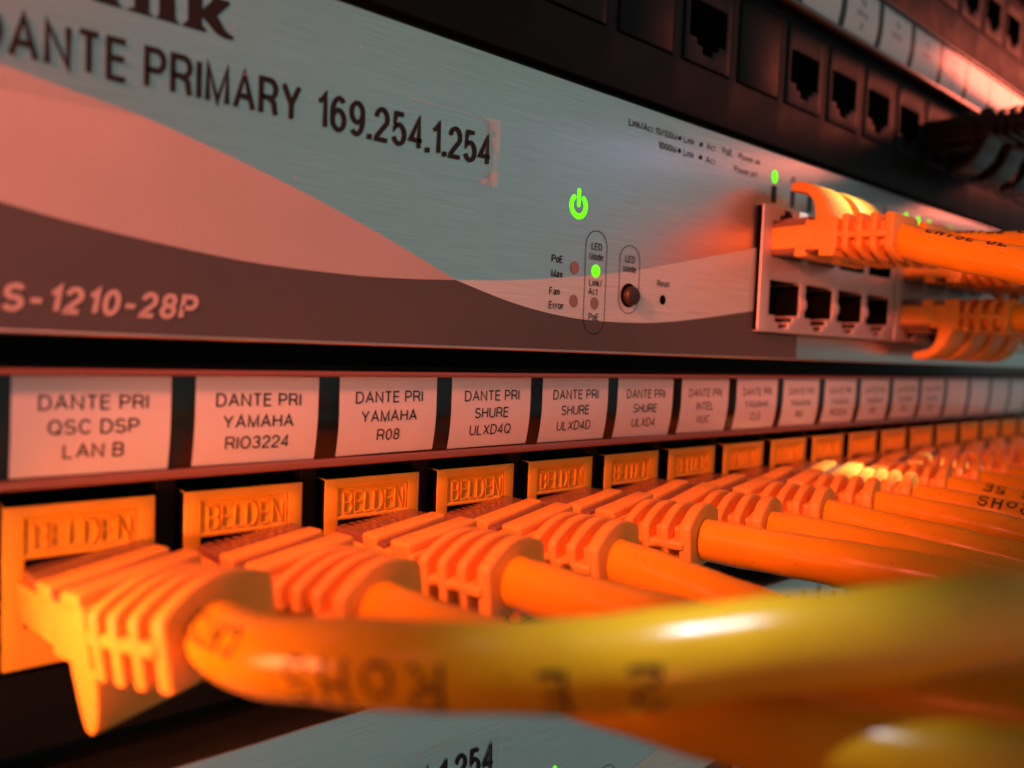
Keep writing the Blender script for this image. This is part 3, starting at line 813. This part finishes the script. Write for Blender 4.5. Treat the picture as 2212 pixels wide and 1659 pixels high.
ZC = -26.2
def px(i): return 7.95+PITCH*i
PATHS = {
 0: [(13.6,-30.6,-23.4), (16.0,-37.5,-22.0), (19.5,-43.8,-21.0), (24.5,-49.8,-20.2), (29.1,-55.5,-18.8), (34.4,-60.4,-17.4), (40.4,-64.8,-16.6), (50,-69.8,-15.5), (66,-76,-16), (110,-95,-26), (160,-130,-60)],
 1: [(29.6,-30.0,-25.4), (31.0,-38.0,-25.0), (33.0,-46.0,-24.6), (35.6,-55.2,-24.2), (39.6,-65.6,-24.0), (45.0,-72.5,-24.0), (56,-84,-26), (80,-105,-36), (110,-140,-70)],
 2: [(47.3,-29.5,-25.7), (49.0,-40,-25.4), (51.6,-50,-25.2), (56,-62,-25.2), (64,-75,-26.2), (85,-110,-40), (100,-140,-70)],
 3: [(64.4,-29,-26.6), (65.8,-38,-27.6), (67.0,-48,-28.4), (70,-64,-29.4), (77,-80,-31), (95,-115,-45), (110,-140,-75)],
 4: [(83.2,-29.0,-25.6), (85.4,-43,-25.0), (88,-56,-24.8), (91,-70,-26), (105,-105,-42), (120,-135,-75)],
 5: [(98.6,-31,-26.0), (99.8,-45,-26.2), (101.4,-58,-27), (106,-80,-32), (120,-120,-60)],
 6: [(116.4,-31,-26.6), (117.6,-45,-27.4), (119.5,-62,-29.5), (121,-85,-38), (135,-120,-70)],
 7: [(134,-30,-26.4), (135,-42,-27.0), (136.5,-58,-29.2), (141,-80,-36), (154,-115,-70)],
}
def gen_path(i):
    rnd = random.Random(50+i); x = px(i); d = rnd.uniform(-1.5, 2.5); q = rnd.uniform(.8, 1.3)
    return [(x+4.4+d*.1, -31, ZC-.5*q), (x+5.6+d*.5, -44, ZC-1.6*q), (x+7+d*1.2, -58, ZC-4.2*q), (x+d*2.5+11, -80, ZC-11*q), (x+d*3+20, -110, ZC-38*q)]
BEND = {0: (.20, .0030, .0022), 1: (.14, .0026, .0004), 2: (.14, .0024, .0004), 3: (.12, .0024, .0), 4: (.13, .0030, .0008)}
ROLL = {0: -8, 1: -7, 2: -6, 3: -8, 4: -6}
PR = {0: [('CAT5E', 12.5, .95, 2.0, 1, -1), ('RoHS', 28.5, 1.70, 2.9, 1, -1), ('2 E', 42.0, 1.78, 2.6, 1, -1)],
      8: [('RoHS', 22, .7, 2.1, 1, -1)], 9: [('RoHS 5E', 24, .6, 2.1, 1, -1)], 10: [('UL C', 20, .4, 2, 1, -1)]}
NOTE = {0: 'leftmost yellow patch cable, its thick blurred jacket sweeping across the foreground',
        1: 'yellow patch cable in the second jack from the left, passing under the foreground cable',
        2: 'yellow patch cable in the third jack from the left, going behind the foreground cable',
        3: 'yellow patch cable in the fourth jack from the left, in sharp focus',
        4: 'yellow patch cable in the fifth jack from the left, sharp ribbed boot, cable well lit',
        9: 'yellow patch cable in the tenth jack from the left with dotted dark print'}
for i in range(NPORT):
    lab = NOTE.get(i, 'yellow patch cable in the %s jack from the left, under the white labels' % ORD[i])
    cable('patch_cable', (px(i), YK+1, ZC), False, BEND.get(i, (.10+.02*(i % 4), .0024+.0005*((i*7) % 3), -.0004*(i % 3))), PATHS.get(i) or gen_path(i), lab, 'yellow patch cables in the patch panel', prints=PR.get(i, ()), ay=.87, short=True, roll=math.radians(ROLL.get(i, -4-2*(i % 3))))

# plugs in the upper switch
def sw_path(x, z, k, top):
    rnd = random.Random(k); d = rnd.uniform(-.5, 1.5)
    if top: return [(x+d*.3, -29, z-1.9), (x+d, -36, z-4.2), (x+d*2, -46, z-7.6), (x+5, -66, z-15), (x+16, -100, z-42)]
    return [(x+d*.3, -30, z-1.3), (x+d, -38, z-3.4), (x+d*2, -50, z-7.5), (x+5, -70, z-18), (x+14, -100, z-48)]
cnt = 0
for (g, c) in ((0, 0), (0, 1), (1, 0), (1, 1), (1, 2), (1, 3)):
    x = port_cx(g, c); z = 23.9
    pth = [(x+.1, -27, 21.3), (x+.4, -34, 19.2), (x+1.2, -45, 16.2), (x+5, -66, 8), (x+16, -100, -20)] if (g, c) == (0, 0) else \
          ([(x, -27, 22.6), (x+.2, -34, 22.0), (x+1, -46, 20.4), (x+6, -70, 12), (x+18, -100, -14)] if (g, c) == (0, 1) else sw_path(x, z, cnt, True))
    cable('patch_cable', (x, 1.1, z), True, (-.02, 0, .0012), pth, '%s yellow cable from the left in the top port row of the silver switch' % ORD[cnt],
          'yellow cables in the silver switch', ay=.84, prints=[('CAT5E UL', 6, .35, 1.6, -1, 1)] if cnt < 2 else ())
    cnt += 1
for c in range(4):
    x = port_cx(1, c)
    cable('patch_cable', (x, 1.1, 12.3), False, (.02, 0, -.0008), sw_path(x, 12.3, 20+c, False), '%s yellow cable from the left in the bottom port row of the silver switch' % ORD[c],
          'yellow cables in the silver switch', ay=.84)

# black cables in the dark upper panel
for k, i in enumerate((12, 13, 14)):
    x = px(i); z = 88.9-26.2
    cable('patch_cable', (x, YK, z), False, (0, 0, 0), [(x+1, -30, z-.5), (x+4, -37, z-3), (x+12, -42, z-9), (x+26, -44, z-13), (x+60, -46, z-12), (x+110, -48, z-16)],
          '%s black patch cable from the left in the dark upper panel' % ORD[k], 'black cables in the dark upper panel', mats=('dcable', 'dcable'), ay=.8)
